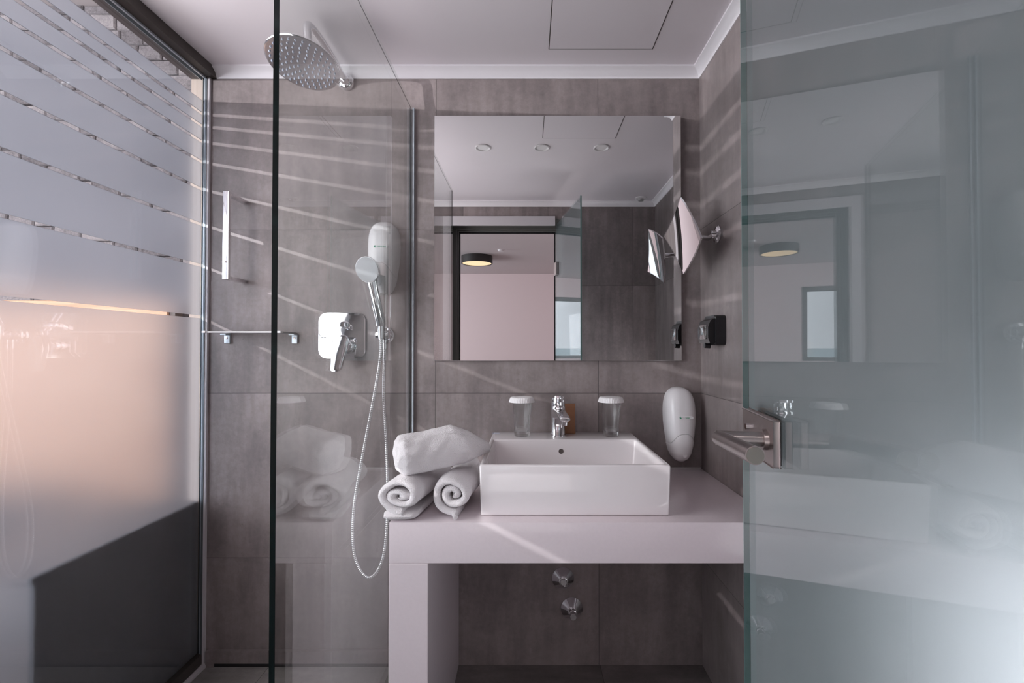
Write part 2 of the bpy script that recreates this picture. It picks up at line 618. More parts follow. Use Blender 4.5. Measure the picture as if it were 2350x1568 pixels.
b.build('glazing_bead', M['alu_light'], w1, smooth=False)
b = MB()
b.box(-1.199, -1.1865, -0.006, 0.004, 0.03, 2.150)
b.box(-1.1865, -1.180, -0.012, -0.0005, 0.03, 2.150)
MB().box(-1.1895, -1.1868, -0.0105, -0.0065, 0.03, 2.150).build('vertical_bead', M['alu_light'], w1, smooth=False)
b.build('wall_profile', M['alu_dark'], w1, smooth=False)
MB().box(-1.1800, -1.172, -0.010, -0.0005, 0.0, 2.150).build('sealant', M['frame_metal'], w1, smooth=False)
MB().box(-1.215, -1.180, YF, -0.001, 0.012, 0.046).build('sill_rail', M['bronze'], w1, smooth=False)
MB().box(-1.179, -1.163, YF, -0.001, 0.0005, 0.010).build('threshold_strip', M['frame_metal'], w1, smooth=False)

# bedroom beyond the glass and behind the camera
MB().box(BX0, XL - 0.03, BY0, BY1, -0.12, -0.001).build('floor_bedroom', M['bed_floor'], smooth=False)
MB().box(XL - 0.03, BX1, BY0, YF - 0.19, -0.12, -0.001).build('floor_corridor', M['bed_floor'], smooth=False)
MB().box(BX0 - 0.1, BX1, BY0 - 0.1, YF - 0.19, BZ, BZ + 0.1).build('ceiling_bedroom', M['bed_ceiling'], smooth=False)
MB().box(BX0 - 0.1, XL - 0.03, YF - 0.19, BY1 + 0.1, BZ, BZ + 0.1).build('ceiling_bedside', M['bed_ceiling'], smooth=False)
MB().box(-1.5, BX1, -4.55, YF - 0.19, BZ - 0.10, BZ).build('ceiling_bulkhead', M['bed_ceiling'], smooth=False)
MB().box(-1.50, XRR, YF - 0.19, YF - 0.18, ZC, BZ - 0.10).build('wall_above_bathroom', M['bed_wall'], smooth=False)
MB().box(XL - 0.03, XL - 0.005, YF - 0.18, BY1, ZC + 0.001, BZ).build('wall_above_partition', M['bed_wall'], smooth=False)
MB().box(BX1, BX1 + 0.1, BY0, YF - 0.19, 0, BZ).build('wall_corridor_right', M['bed_wall'], smooth=False)
MB().box(XRR + 0.1, BX1, YF - 0.29, YF - 0.19, 0, BZ).build('wall_corridor_end', M['bed_wall'], smooth=False)
# far wall with the sea window
FX0, FX1, FZ0, FZ1 = -3.30, -1.44, 0.93, 2.20
b = MB()
b.box(BX0, FX0, BY0 - 0.1, BY0, 0, BZ)
b.box(FX1, BX1, BY0 - 0.1, BY0, 0, BZ)
b.box(FX0, FX1, BY0 - 0.1, BY0, 0, FZ0)
b.box(FX0, FX1, BY0 - 0.1, BY0, FZ1, BZ)
b.build('wall_bedroom_far', M['bed_wall'], smooth=False)
w = thing('window_2', 'grey framed sea window on the far bedroom wall', 'window', (-2.4, BY0, FZ0), kind='structure')
b = MB()
for x0, x1, z0, z1 in ((FX0, FX1, FZ0, FZ0 + 0.06), (FX0, FX1, FZ1 - 0.08, FZ1), (FX0, FX0 + 0.07, FZ0, FZ1), (FX1 - 0.07, FX1, FZ0, FZ1)):
    b.box(x0, x1, BY0 - 0.08, BY0 + 0.01, z0, z1)
b.build('window_frame', M['window_frame'], w, smooth=False)
MB().box(FX0 + 0.05, FX1 - 0.05, BY0 - 0.05, BY0 - 0.04, FZ0 + 0.05, FZ1 - 0.05).build('pane', M['pane_glass'], w, smooth=False)
# side wall with the wide window
b = MB()
b.box(BX0 - 0.1, BX0, BY0, -6.2, 0, BZ)
b.box(BX0 - 0.1, BX0, -1.0, BY1, 0, BZ)
b.box(BX0 - 0.1, BX0, -6.2, -1.0, 0, 0.3)
b.box(BX0 - 0.1, BX0, -6.2, -1.0, 2.35, BZ)
b.build('wall_bedroom_side', M['bed_wall'], smooth=False)
MB().box(-900, 500, -2500, -12, -3.0, -2.9).build('ground_sea', M['sea'], smooth=False)

# stone wall behind the headboard: mortar bed and split stones, one mesh
b = MB()
b.box(BX0, XL - 0.03, BY1, BY1 + 0.1, 0, BZ, mat=1)
z = 0.0
row = 0
while z < BZ - 0.01:
    h = 0.064
    x = -4.2 + random.uniform(0, 0.06)
    while x < XL - 0.06:
        wdt = random.uniform(0.09, 0.16)
        x1 = min(x + wdt, XL - 0.035)
        tmp = bmesh.new()
        bmesh.ops.create_cube(tmp, size=1.0)
        dep = random.uniform(0.016, 0.022)
        for v in tmp.verts:
            jx, jz = random.uniform(-.0022, .0022), random.uniform(-.0022, .0022)
            fr = v.co.y < 0
            v.co = Vector((x + 0.0012 + (v.co.x + .5) * (x1 - x - .0024) + jx,
                           BY1 - dep - random.uniform(0, .006) if fr else BY1 + 0.01,
                           z + 0.0012 + (v.co.z + .5) * (min(h, BZ - z) - .0024) + jz))
        bmesh.ops.bevel(tmp, geom=[e for e in tmp.edges if all(v.co.y < BY1 for v in e.verts)], offset=0.005, segments=1, affect='EDGES')
        b.merge(tmp)
        x = x1
    z += h
    row += 1
b.build('wall_stone', [M['stone'], M['mortar']], smooth=False)
MB().box(-1.250, -1.2055, 0.006, BY1 - 0.035, 0.0, 2.6).build('wall_end_jamb', M['beige'], smooth=False)
MB().box(-1.250, -1.216, YF, 0.005, 2.152, 2.6).build('beam_outside', M['taupe'], smooth=False)

STRUCT = {
    'wall_back': 'grey concrete look tiled wall behind shower and washbasin',
    'wall_right': 'short grey tiled wall carrying the magnifying mirror and black socket',
    'wall_right_recess': 'grey tiled wall of the recess behind the open glass door',
    'wall_front': 'grey tiled wall around the doorway, seen in the wall mirror',
    'floor': 'dark grey tiled floor under the vanity counter',
    'floor_shower': 'grey floor of the shower behind the glass screen',
    'ceiling': 'plain white bathroom ceiling',
    'trim_1': 'white cornice along the back wall above the mirror',
    'trim_2': 'bright white cornice above the short right wall',
    'trim_3': 'white cornice turning into the recess',
    'trim_4': 'white cornice along the recess wall, seen in the mirror',
    'trim_5': 'white cornice above the doorway wall, seen in the mirror',
    'trim_6': 'black drain slot under the shower skirting',
    'baseboard_back': 'low grey tiled skirting at the foot of the shower wall',
    'floor_bedroom': 'dark wood floor of the bedroom beyond the frosted glass',
    'floor_corridor': 'dark wood floor behind the doorway',
    'ceiling_bedroom': 'bedroom ceiling with the round black lamp, seen in the mirror',
    'ceiling_bedside': 'bedroom ceiling strip above the stone wall',
    'ceiling_bulkhead': 'lowered ceiling band just beyond the doorway',
    'wall_above_bathroom': 'plaster strip above the bathroom doorway on the bedroom side',
    'wall_above_partition': 'plaster strip above the frosted partition on the bedroom side',
    'wall_corridor_right': 'pale pink right wall of the bedroom corridor',
    'wall_corridor_end': 'pale pink end wall beside the bathroom',
    'wall_bedroom_far': 'pale pink far bedroom wall seen through the doorway in the mirror',
    'wall_bedroom_side': 'bedroom side wall with the wide daylight opening',
    'ground_sea': 'blue green sea beyond the bedroom window',
    'wall_stone': 'split grey stone wall seen through the clear stripes of the frosted glass',
    'wall_end_jamb': 'narrow beige wall end just behind the frosted glass',
    'beam_outside': 'taupe beam above the frosted glass on the bedroom side',
}
for k, v in STRUCT.items():
    tag(bpy.data.objects[k], v, 'wall' if 'wall' in k else k.split('_')[0], kind='structure')

# door frame around the opening
fr = thing('trim_7', 'grey metal frame around the bathroom doorway, seen in the mirror', 'door frame', (OX0, YF, 0), kind='structure')


def portal(b, x0, x1, zt, wd, y0, y1):
    b.box(x0, x0 + wd, y0, y1, 0.0, zt)
    b.box(x1 - wd, x1, y0, y1, 0.0, zt)
    b.box(x0 + wd, x1 - wd, y0, y1, zt - wd, zt)


b = MB()
b.box(-0.597, -0.535, YF, YF + 0.014, 0.0, 2.078)
b.box(0.240, 0.290, YF, YF + 0.014, 0.0, 2.078)
b.box(-0.535, 0.190, YF, YF + 0.014, 2.014, 2.078)
b.build('architrave', M['frame_metal'], fr, smooth=False)
b = MB()
portal(b, -0.5645, 0.2545, 2.0615, 0.005, YF - 0.19, YF)
b.build('jamb', M['frame_inner'], fr, smooth=False)
b = MB()
portal(b, -0.5590, 0.2490, 2.0560, 0.046, YF - 0.19, YF - 0.14)
portal(b, -0.5590, 0.2490, 2.0560, 0.034, YF - 0.14, YF - 0.115)
b.build('stop', M['frame_inner'], fr, smooth=False)
b = MB()
portal(b, -0.5125, 0.2025, 2.0095, 0.010, YF - 0.18, YF - 0.165)
b.build('gasket', M['black'], fr, smooth=False)

# low recess window, unseen and added for the glow through the door
w = thing('window_3', 'small unseen window added low in the recess to light the glass door', 'window', (XRR, -1.10, WZ0), kind='structure')
MB().box(XRR + 0.05, XRR + 0.058, WY0, WY1, WZ0, WZ1).build('pane', M['pane_glass'], w, smooth=False)

# ------------------------------------------------------------------ open glass door (door_1)
DA = math.radians(9.8)
DT = Vector((math.sin(DA), math.cos(DA), 0))      # hinge -> free edge
DN = Vector((-math.cos(DA), math.sin(DA), 0))     # into the room
DP = Vector((0.306, -1.02, 0))                    # free edge on the room face


def dpt(s, off, z):
    p = DP - DT * s + DN * off
    return Vector((p.x, p.y, z))


door = thing('door_1', 'open greenish satin glass door filling the right side', 'glass door', (DP.x, DP.y, 0), kind='structure')


def dbox(b, s0, s1, o0, o1, z0, z1, bev=0.0):
    tmp = bmesh.new()
    bmesh.ops.create_cube(tmp, size=1.0)
    for v in tmp.verts:
        v.co = dpt(s0 + (v.co.x + .5) * (s1 - s0), o0 + (v.co.y + .5) * (o1 - o0), z0 + (v.co.z + .5) * (z1 - z0))
    if bev:
        bmesh.ops.bevel(tmp, geom=list(tmp.edges), offset=bev, segments=2, profile=0.6, affect='EDGES')
    b.merge(tmp)
    return b


LEN = 0.640
dbox(MB(), 0.0008, LEN, -0.008, 0.0, 0.012, 2.048).build('glass_panel', M['door_glass'], door, smooth=False)
b = MB()
dbox(b, 0.001, LEN, -0.0091, -0.0083, 0.013, 2.047)
b.build('satin_coat', M['satin'], door, smooth=False)
dbox(MB(), 0.0, 0.0008, -0.008, 0.0, 0.012, 2.048).build('polished_edge', M['teal_edge'], door, smooth=False)
for z in (0.28, 1.72):
    h = dbox(MB(), LEN - 0.07, LEN + 0.005, -0.016, 0.010, z - 0.045, z + 0.045, 0.002).build('hinge', M['steel'], door)
dbox(MB(), 0.040, 0.147, 0.0005, 0.0025, 1.024, 1.071).build('gasket', M['black'], door, smooth=False)
dbox(MB(), 0.038, 0.149, 0.0025, 0.0100, 1.022, 1.073, 0.0014).build('lock_plate', M['steel'], door)
dbox(MB(), 0.040, 0.118, -0.020, -0.0095, 1.024, 1.071, 0.0014).build('lock_plate', M['steel'], door)
HZ, HS = 1.049, 0.127
NK = dpt(HS, 0.061, HZ)
E1 = Vector((0.203, -1.262, 1.0585))
b = MB()
b.tube([dpt(HS, 0.010, HZ), dpt(HS, 0.0150, HZ)], [0.0122, 0.0116], 28)
b.build('rosette', M['steel'], door)
b = MB()
b.tube([dpt(HS, 0.012, HZ), dpt(HS, 0.035, HZ), NK + DN * 0.004], 0.0084, 28)
dd = (E1 - NK).normalized()
b.tube([NK - dd * 0.0084, NK, E1], [0.0050, 0.0084, 0.0084], 28)
b.build('lever', M['steel'], door, angle=50)
b = MB()
b.tube([E1 - dd * 0.0005, E1 + dd * 0.0010], [0.0076, 0.0074], 28)
b.build('lever_end_cap', M['steel_end'], door)
b = MB()
b.tube([dpt(0.062, 0.010, 1.053), dpt(0.062, 0.014, 1.053)], 0.004, 16)
b.build('lock_screw', M['chrome'], door)

# ------------------------------------------------------------------ shower screen
s = thing('shower_screen', 'clear glass shower screen with dark near edge between shower and vanity', 'shower screen', (-0.427, -0.45, 0))
MB().box(-0.4315, -0.4225, -0.9045, -0.008, 0.004, 2.036).build('glass_panel', M['screen_glass'], s, smooth=False)
b = MB()
b.box(-0.4317, -0.4223, -0.9057, -0.9045, 0.004, 2.0372)
b.box(-0.4317, -0.4302, -0.9045, -0.008, 2.036, 2.0372)
b.build('polished_edge', M['glass_edge'], s, smooth=False)
b = MB()
b.box(-0.436, -0.4318, -0.012, -0.0005, 0.004, 2.036)
b.build('wall_channel', M['alu_dark'], s, smooth=False)
MB().box(-0.4222, -0.4185, -0.012, -0.0005, 0.004, 2.036).build('wall_channel', M['alu_light'], s, smooth=False)

# ------------------------------------------------------------------ rain shower
s = thing('rain_shower', 'round chrome overhead rain shower on a wall arm', 'shower head', (-0.671, 0, 2.135))
MB().lathe([(0.0, 0.0), (0.030, 0.0), (0.030, 0.012), (0.026, 0.018), (0.018, 0.022), (0.016, 0.034), (0.0, 0.034)],
           (-0.671, -0.0005, 2.135), 'Y', 36).build('wall_flange', M['chrome'], s)
Hc = Vector((-0.671, -0.324, 2.002))
ra, rb = math.radians(-12.9), math.radians(-2.7)
HM = Matrix.Translation(Hc) @ Matrix.Rotation(ra, 4, 'X') @ Matrix.Rotation(-rb, 4, 'Y')
up = (HM.to_3x3() @ Vector((0, 0, 1)))
neck = Hc + up * 0.045
pts = bez([(-0.671, -0.030, 2.135), (-0.671, -0.15, 2.150), (-0.671, -0.255, 2.150), (-0.671, -0.300, 2.134), tuple(Hc + up * 0.085), tuple(neck)], 10)
MB().tube(pts, 0.0115, 18).build('arm', M['chrome'], s)
b = MB()
b.lathe([(0.0, 0.050), (0.014, 0.050), (0.016, 0.030), (0.024, 0.018), (0.070, 0.010), (0.098, 0.006), (0.103, 0.002), (0.103, -0.001), (0.100, -0.003)], seg=56)
b.bm.transform(HM)
b.build('head_shell', M['chrome'], s)
b = MB()
b.lathe([(0.1000, -0.003), (0.097, -0.0035), (0.0, -0.0035)], seg=56)
b.bm.transform(HM)
face = b.build('spray_face', principled('satin chrome face', (0.60, 0.585, 0.60), 0.22, 1.0), s)
b = MB()
ring = [(0.016, 5), (0.031, 10), (0.046, 15), (0.061, 20), (0.075, 25), (0.088, 30)]
for r, n in ring:
    for k in range(n):
        a = 2 * PI * (k + 0.3 * (n % 4)) / n
        b.lathe([(0.0030, -0.0034), (0.0026, -0.0065), (0.0016, -0.0075), (0.0, -0.0075)], (r * math.cos(a), r * math.sin(a), 0), 'Z', 8)
b.bm.transform(HM)
b.build('nozzles', M['grey_plastic'], face)

# ------------------------------------------------------------------ grab rail, shelf
s = thing('grab_rail', 'square chrome vertical grab rail on the shower wall', 'grab rail', (-1.04, 0, 1.54))
MB().box(-1.050, -1.030, -0.112, -0.100, 1.390, 1.694, 0.001).build('bar', M['chrome'], s)
for z in (1.396, 1.688):
    m_ = MB().box(-1.049, -1.031, -0.100, -0.0005, z - 0.006, z + 0.006, 0.0008).build('mount', M['chrome'], s)
s = thing('glass_shelf', 'narrow frosted glass shelf on chrome brackets under the grab rail', 'shelf', (-0.975, 0, 1.208))
M['shelf_glass'] = principled('frosted shelf glass', (0.42, 0.42, 0.43), 0.2)
MB().box(-1.095, -0.850, -0.128, -0.004, 1.2055, 1.2105, 0.0008).build('shelf_plate', M['shelf_glass'], s)
b = MB()
b.box(-1.083, -0.862, -0.1305, -0.1285, 1.206, 1.210)
b.build('front_edge', M['crown'], s)
for x in (-1.10, -0.845):
    b = MB()
    b.box(x - 0.004, x + 0.008, -0.133, -0.118, 1.2045, 1.2115, 0.001)
    b.build('corner_cap', M['white_plastic'], s)
for x in (-1.101, -0.854):
    k = MB().box(x - 0.010, x + 0.010, -0.008, -0.0005, 1.170, 1.2045, 0.001)
    k.box(x - 0.010, x + 0.010, -0.030, -0.0005, 1.2000, 1.2050, 0.001)
    k = k.build('bracket', M['alu_light'], s)
    MB().lathe([(0.004, 0.008), (0.004, 0.0095), (0.002, 0.0100), (0.0, 0.0095)], (x, 0, 1.190), 'Y', 12).build('screw', M['steel'], k)

# ------------------------------------------------------------------ mixer
s = thing('shower_mixer', 'square chrome shower mixer with lever and diverter knob', 'shower mixer', (-0.681, 0, 1.199))
MB().prism(rrect(0.172, 0.168, 0.030, 8), lambda u, v, d: (-0.681 + u, -d, 1.199 + v), 0.0005, 0.006, 0.0015).build('wall_plate', M['chrome'], s)
b = MB()
b.lathe([(0.012, 0.006), (0.012, 0.014), (0.0085, 0.016), (0.0085, 0.030)], (-0.664, 0, 1.238), 'Y', 24)
b.prism(rrect(0.021, 0.021, 0.004, 4), lambda u, v, d: (-0.664 + u, -d, 1.238 + v), 0.030, 0.056, 0.002)
b.build('diverter_knob', M['chrome'], s)
b = MB()
b.lathe([(0.027, 0.006), (0.027, 0.012), (0.023, 0.014), (0.023, 0.050), (0.020, 0.056), (0.0, 0.057)], (-0.655, 0, 1.160), 'Y', 32)
b.build('cartridge', M['chrome'], s)
out = [(-0.0270, 0.034), (-0.0235, 0.043), (-0.016, 0.049), (0.0, 0.051), (0.016, 0.049), (0.0235, 0.043), (0.0270, 0.034), (0.0265, 0.0), (0.0195, -0.066), (0.0165, -0.075), (0.010, -0.079), (0, -0.080), (-0.010, -0.079), (-0.0165, -0.075), (-0.0195, -0.066), (-0.0265, 0.0)]
MB().prism(out, lambda u, v, d: (-0.662 + u + (v - 0.05) * 0.10, -d - 0.012 * max(0, -v) / 0.08, 1.150 + v), 0.056, 0.070, 0.005).build('lever', M['chrome'], s)

# ------------------------------------------------------------------ hand shower on its wall holder
s = thing('shower_holder', 'round chrome wall holder carrying the hand shower', 'shower holder', (-0.522, 0, 1.200))
b = MB()
b.lathe([(0.031, 0.0005), (0.031, 0.006), (0.027, 0.010), (0.0, 0.011)], (-0.522, 0, 1.200), 'Y', 36)
b.lathe([(0.018, 0.008), (0.016, 0.030), (0.012, 0.052)], (-0.522, 0, 1.200), 'Y', 24)
b.build('rosette', M['chrome'], s)
b = MB()
b.lathe([(0.0, -0.0260), (0.008, -0.0255), (0.0135, -0.0225), (0.0150, -0.018), (0.0150, 0.018), (0.0135, 0.0225), (0.008, 0.0255), (0.0, 0.0260)], (-0.5215, -0.0390, 1.202), 'X', 28)
b.build('cradle', M['chrome'], s)
b = MB()
b.lathe([(0.0, -0.048), (0.0085, -0.048), (0.0085, -0.030), (0.0105, -0.028), (0.0105, -0.016), (0.0, -0.016)], (-0.5185, -0.026, 1.200), 'Z', 20)
b.build('outlet', M['chrome'], s)

s = thing('hand_shower', 'chrome hand shower with a long ribbed metal hose hanging below', 'hand shower', (-0.5185, -0.0665, 1.2))
hn = Vector((-0.22, -0.90, -0.30)).normalized()
hc = Vector((-0.541, -0.140, 1.418))
q = hn.to_track_quat('Z', 'Y').to_matrix().to_4x4()
b = MB()
b.lathe([(0.0, -0.028), (0.022, -0.026), (0.036, -0.016), (0.0435, -0.004), (0.045, 0.001), (0.0435, 0.0035), (0.040, 0.004), (0.0, 0.0045)], seg=40)
b.bm.transform(Matrix.Translation(hc) @ q)
b.build('spray_head', M['chrome'], s)
b = MB()
b.lathe([(0.0432, 0.0036), (0.0422, 0.0048), (0.0, 0.0056)], seg=40)
b.bm.transform(Matrix.Translation(hc) @ q)
b.build('spray_face', principled('pale grey spray face', (0.36, 0.37, 0.39), 0.25), s)
pts = bez([(-0.540, -0.116, 1.408), (-0.535, -0.112, 1.372), (-0.526, -0.103, 1.320), (-0.5190, -0.086, 1.270), (-0.5175, -0.070, 1.236)], 8)
n = len(pts)
rad = [0.0220 - 0.0055 * min(1, i / (n * 0.35)) if i < n * 0.6 else 0.0155 + 0.001 * (i / n) for i in range(n)]
b = MB()
b.tube(pts, rad, 22)
b.build('handle', M['chrome'], s)
b = MB()
b.lathe([(0.0, 0.034), (0.0115, 0.034), (0.0115, 0.010), (0.0095, -0.012), (0.0090, -0.020), (0.0, -0.020)], (-0.5182, -0.0668, 1.204), 'Z', 22)
b.build('cone_nut', M['chrome'], s)
hose = bez([(-0.5182, -0.0668, 1.186), (-0.5205, -0.066, 1.12), (-0.545, -0.060, 0.98), (-0.585, -0.052, 0.78), (-0.617, -0.046, 0.60),
            (-0.622, -0.044, 0.47), (-0.607, -0.042, 0.385), (-0.568, -0.040, 0.337), (-0.528, -0.038, 0.375), (-0.508, -0.036, 0.47), (-0.503, -0.034, 0.62),
            (-0.509, -0.031, 0.80), (-0.520, -0.029, 0.98), (-0.5195, -0.027, 1.10), (-0.5185, -0.026, 1.155)], 40)
L = [0.0]
for a, c in zip(hose, hose[1:]):
    L.append(L[-1] + (c - a).length)
pitch = 0.0066
rp, rr = [], []
i = 0
t = 0.0
step = pitch / 6
while t < L[-1]:
    while L[i + 1] < t:
        i += 1
    f = (t - L[i]) / (L[i + 1] - L[i])
    rp.append(hose[i].lerp(hose[i + 1], f))
    ph = (t / pitch) % 1.0
    rr.append(0.0058 + 0.0014 * (math.sin(PI * min(1, ph / 0.8)) if ph < 0.8 else -0.4))
    t += step
MB().tube(rp, rr, 12).build('hose', M['chrome'], s, angle=80)


# ------------------------------------------------------------------ wall dispensers
def dispenser(xc, z0, label, word, wsize, group, w=1.0):
    H = 0.262
    s = thing('soap_dispenser', label, 'soap dispenser', (xc, 0, z0), group)
    zs = [0.0, 0.010, 0.030, 0.060, 0.100, 0.140, 0.180, 0.205, 0.225, 0.240, 0.252, 0.259, 0.262]
    hw = [0.016, 0.024, 0.034, 0.042, 0.049, 0.0535, 0.0545, 0.053, 0.049, 0.043, 0.033, 0.021, 0.004]
    dp = [0.046, 0.066, 0.078, 0.083, 0.082, 0.080, 0.076, 0.072, 0.066, 0.058, 0.047, 0.034, 0.014]

    def lerp(tab, z):
        z = max(0, min(H, z))
        for i in range(len(zs) - 1):
            if z <= zs[i + 1]:
                f = (z - zs[i]) / (zs[i + 1] - zs[i])
                return tab[i] + (tab[i + 1] - tab[i]) * f
        return tab[-1]

    def surf(a, z, off=0.0):
        # a: 0..PI from left wall edge over the front to the right wall edge
        ww, dd = lerp(hw, z) * w + off, lerp(dp, z) + off
        ca, sa = math.cos(a), math.sin(a)
        return (xc - ww * math.copysign(abs(ca) ** 0.75, ca), -0.0005 - dd * abs(sa) ** 0.62, z0 + z)
    NA = 28
    rows = []
    nz = 44
    for i in range(nz + 1):
        z = H * (1 - math.cos(PI * i / nz)) / 2
        rows.append([surf(PI * k / NA, z) for k in range(NA + 1)])
    b = MB()
    vs = b.grid(rows)
    for r in (vs[0], vs[-1]):
        b.cap(r)
    b.build('housing', M['white_plastic'], s, angle=60)
    # push lever: the lower front cover with an arched top
    rows = []
    for i in range(17):
        t = i / 16
        row = []
        for k in range(NA + 1):
            a = PI * k / NA
            ztop = 0.062 + 0.040 * max(0.0, math.sin(a)) ** 3
            row.append(surf(a, 0.008 + (ztop - 0.008) * t, 0.0016 if 0 < i < 16 else 0.0004))
        rows.append(row)
    b = MB()
    b.grid(rows)
    lv = b.build('push_lever', M['white_plastic'], s, angle=60)
    # shadow line over the lever
    pts = []
    for k in range(2, NA - 1):
        a = PI * k / NA
        pts.append(surf(a, 0.0635 + 0.040 * max(0.0, math.sin(a)) ** 3, 0.0006))
    MB().tube(pts, 0.0007, 6).build('lever_joint', M['grey_print'], s)
    c = Vector(surf(PI * 0.5, 0.028, 0.0015))
    b = MB()
    b.lathe([(0.0075, 0.0), (0.0075, 0.001), (0.005, 0.0014), (0.0, 0.0004)], (c.x, c.y, c.z), 'Y', 20)
    b.build('thumb_dimple', M['white_plastic'], lv)
    # printed emblem and word
    zc = z0 + 0.160
    yc = surf(PI * 0.5, 0.160)[1] - 0.0006
    b = MB()
    b.prism(rrect(0.0400, 0.0085, 0.003, 4), lambda u, v, d: (xc + 0.010 + u, yc - d, zc + v), -0.0050, 0.0002)
    pl = b.build('name_plate', M['white_plastic'], s)
    b = MB()
    out = []
    for k in range(22):
        a = math.radians(40 + 280 * k / 21)
        out.append((0.0040 * math.cos(a), 0.0040 * math.sin(a)))
    for k in range(22):
        a = math.radians(320 - 280 * k / 21)
        out.append((0.0014 + 0.0016 * math.cos(a), 0.0010 + 0.0016 * math.sin(a)))
    b.prism(out, lambda u, v, d: (xc - 0.014 + u, yc - d, zc + v), 0.0000, 0.0006)
    b.build('emblem', M['green'], s)
    fc = bpy.data.curves.new('lettering', 'FONT')
    fc.body = word
    fc.size = wsize
    fc.align_x = 'CENTER'
    fc.align_y = 'CENTER'
    fc.extrude = 0.0002
    fc.materials.append(M['green'])
    ft = bpy.data.objects.new('lettering_curve', fc)
    COL.objects.link(ft)
    dg = bpy.context.evaluated_depsgraph_get()
    me = bpy.data.meshes.new_from_object(ft.evaluated_get(dg))
    bpy.data.objects.remove(ft)
    bpy.data.curves.remove(fc)
    fo = bpy.data.objects.new('lettering', me)
    COL.objects.link(fo)
    fo.rotation_euler = (PI / 2, 0, 0)
    fo.parent = s
    fo.location = (0.010, yc - 0.0005, zc - z0)
    return s


dispenser(0.5465, 0.750, 'white soap dispenser with green Soap lettering right of the washbasin', 'Soap', 0.0075, 'wall soap dispensers')
dispenser(-0.5230, 1.350, 'white shampoo dispenser behind the hand shower, green Hair & Body lettering', 'Hair & Body', 0.0060, 'wall soap dispensers', 1.0)

# ------------------------------------------------------------------ wall mirror
s = thing('wall_mirror', 'large square frameless mirror on the back wall above the washbasin', 'mirror', (0.107, 0, 1.107))
MB().box(-0.343, 0.5585, -0.013, -0.0005, 1.1075, 2.004).build('backing', M['frame_metal'], s, smooth=False)
MB().box(-0.343, 0.5585, -0.0165, -0.013, 1.1075, 2.004, 0.0006, 1).build('mirror_plate', M['mirror'], s, smooth=False)

# ------------------------------------------------------------------ magnifying mirror (a square dish stood on its corner)
T, R_, B_, L_ = (Vector(v) for v in ((0.493, -0.212, 1.637), (0.522, -0.316, 1.484), (0.531, -0.127, 1.407), (0.498, -0.030, 1.558)))
C0 = (T + R_ + B_ + L_) / 4
e1 = ((R_ + B_) / 2 - (L_ + T) / 2)
e2 = ((T + R_) / 2 - (L_ + B_) / 2)
a1 = e1.normalized()
nrm = a1.cross(e2).normalized()
if nrm.x > 0:
    nrm = -nrm
a2 = nrm.cross(a1)
hs = 0.098
s = thing('magnifying_mirror', 'diamond shaped tilting magnifying mirror on a chrome wall arm', 'magnifying mirror', (0.634, -0.157, 1.533))
RC = 0.95
DIAG = (R_ - L_).normalized()


def dish(u, v, off):
    # u, v in -hs..hs over the four corners; a shallow trough-shaped dish
    a, c = (u / hs + 1) / 2, (v / hs + 1) / 2
    p = (L_ * (1 - a) + B_ * a) * (1 - c) + (T * (1 - a) + R_ * a) * c
    d1 = (p - C0).dot(a1)
    d2 = (p - C0).dot(a2)
    sag = (d1 * d1 + d2 * d2) / (2 * RC)
    return p + nrm * (sag - 0.007) + nrm * off


N = 28
b = MB()
b.grid([[dish(hs * (2 * i / N - 1), hs * (2 * j / N - 1), 0.0022) for j in range(N + 1)] for i in range(N + 1)])
b.build('mirror_dish', M['mirror'], s, angle=80)
b = MB()
h2 = hs + 0.0012
rim = [(-h2, -h2), (h2, -h2), (h2, h2), (-h2, h2)]
ring_a, ring_b, ring_c, ring_d = [], [], [], []
for k in range(4):
    p, q_ = rim[k], rim[(k + 1) % 4]
    for i in range(N):
        u, v = p[0] + (q_[0] - p[0]) * i / N, p[1] + (q_[1] - p[1]) * i / N
        f = hs / h2 * 0.995
        ring_a.append(dish(u * f, v * f, 0.0026))
        ring_b.append(dish(u, v, 0.0026))
        ring_c.append(dish(u, v, -0.0030))
        ring_d.append(dish(u * f, v * f, -0.0030))
b.grid([ring_a, ring_b, ring_c, ring_d], close_v=True)
rowsb = [[dish(hs * (2 * i / N - 1), hs * (2 * j / N - 1), -0.0030) for j in range(N + 1)] for i in range(N + 1)]
b.grid(rowsb)
b.build('rim', M['chrome'], s, angle=50)
back = dish(0, 0, -0.004)
RO = Vector((0.634, -0.157, 1.533))
b = MB()
b.sphere(back + Vector((0.010, 0, 0)), 0.011, 18, 12)
b.tube([back + Vector((0.008, 0, 0)), Vector((0.600, -0.157, 1.520)), Vector((0.620, -0.157, 1.531))], 0.0085, 20)
b.build('arm', M['chrome'], s)
MB().lathe([(0.0, 0.0005), (0.030, 0.0005), (0.030, 0.005), (0.026, 0.009), (0.014, 0.011), (0.012, 0.022), (0.0, 0.023)], (RO.x, RO.y, RO.z), 'X', 36).build('rosette', M['chrome'], s)

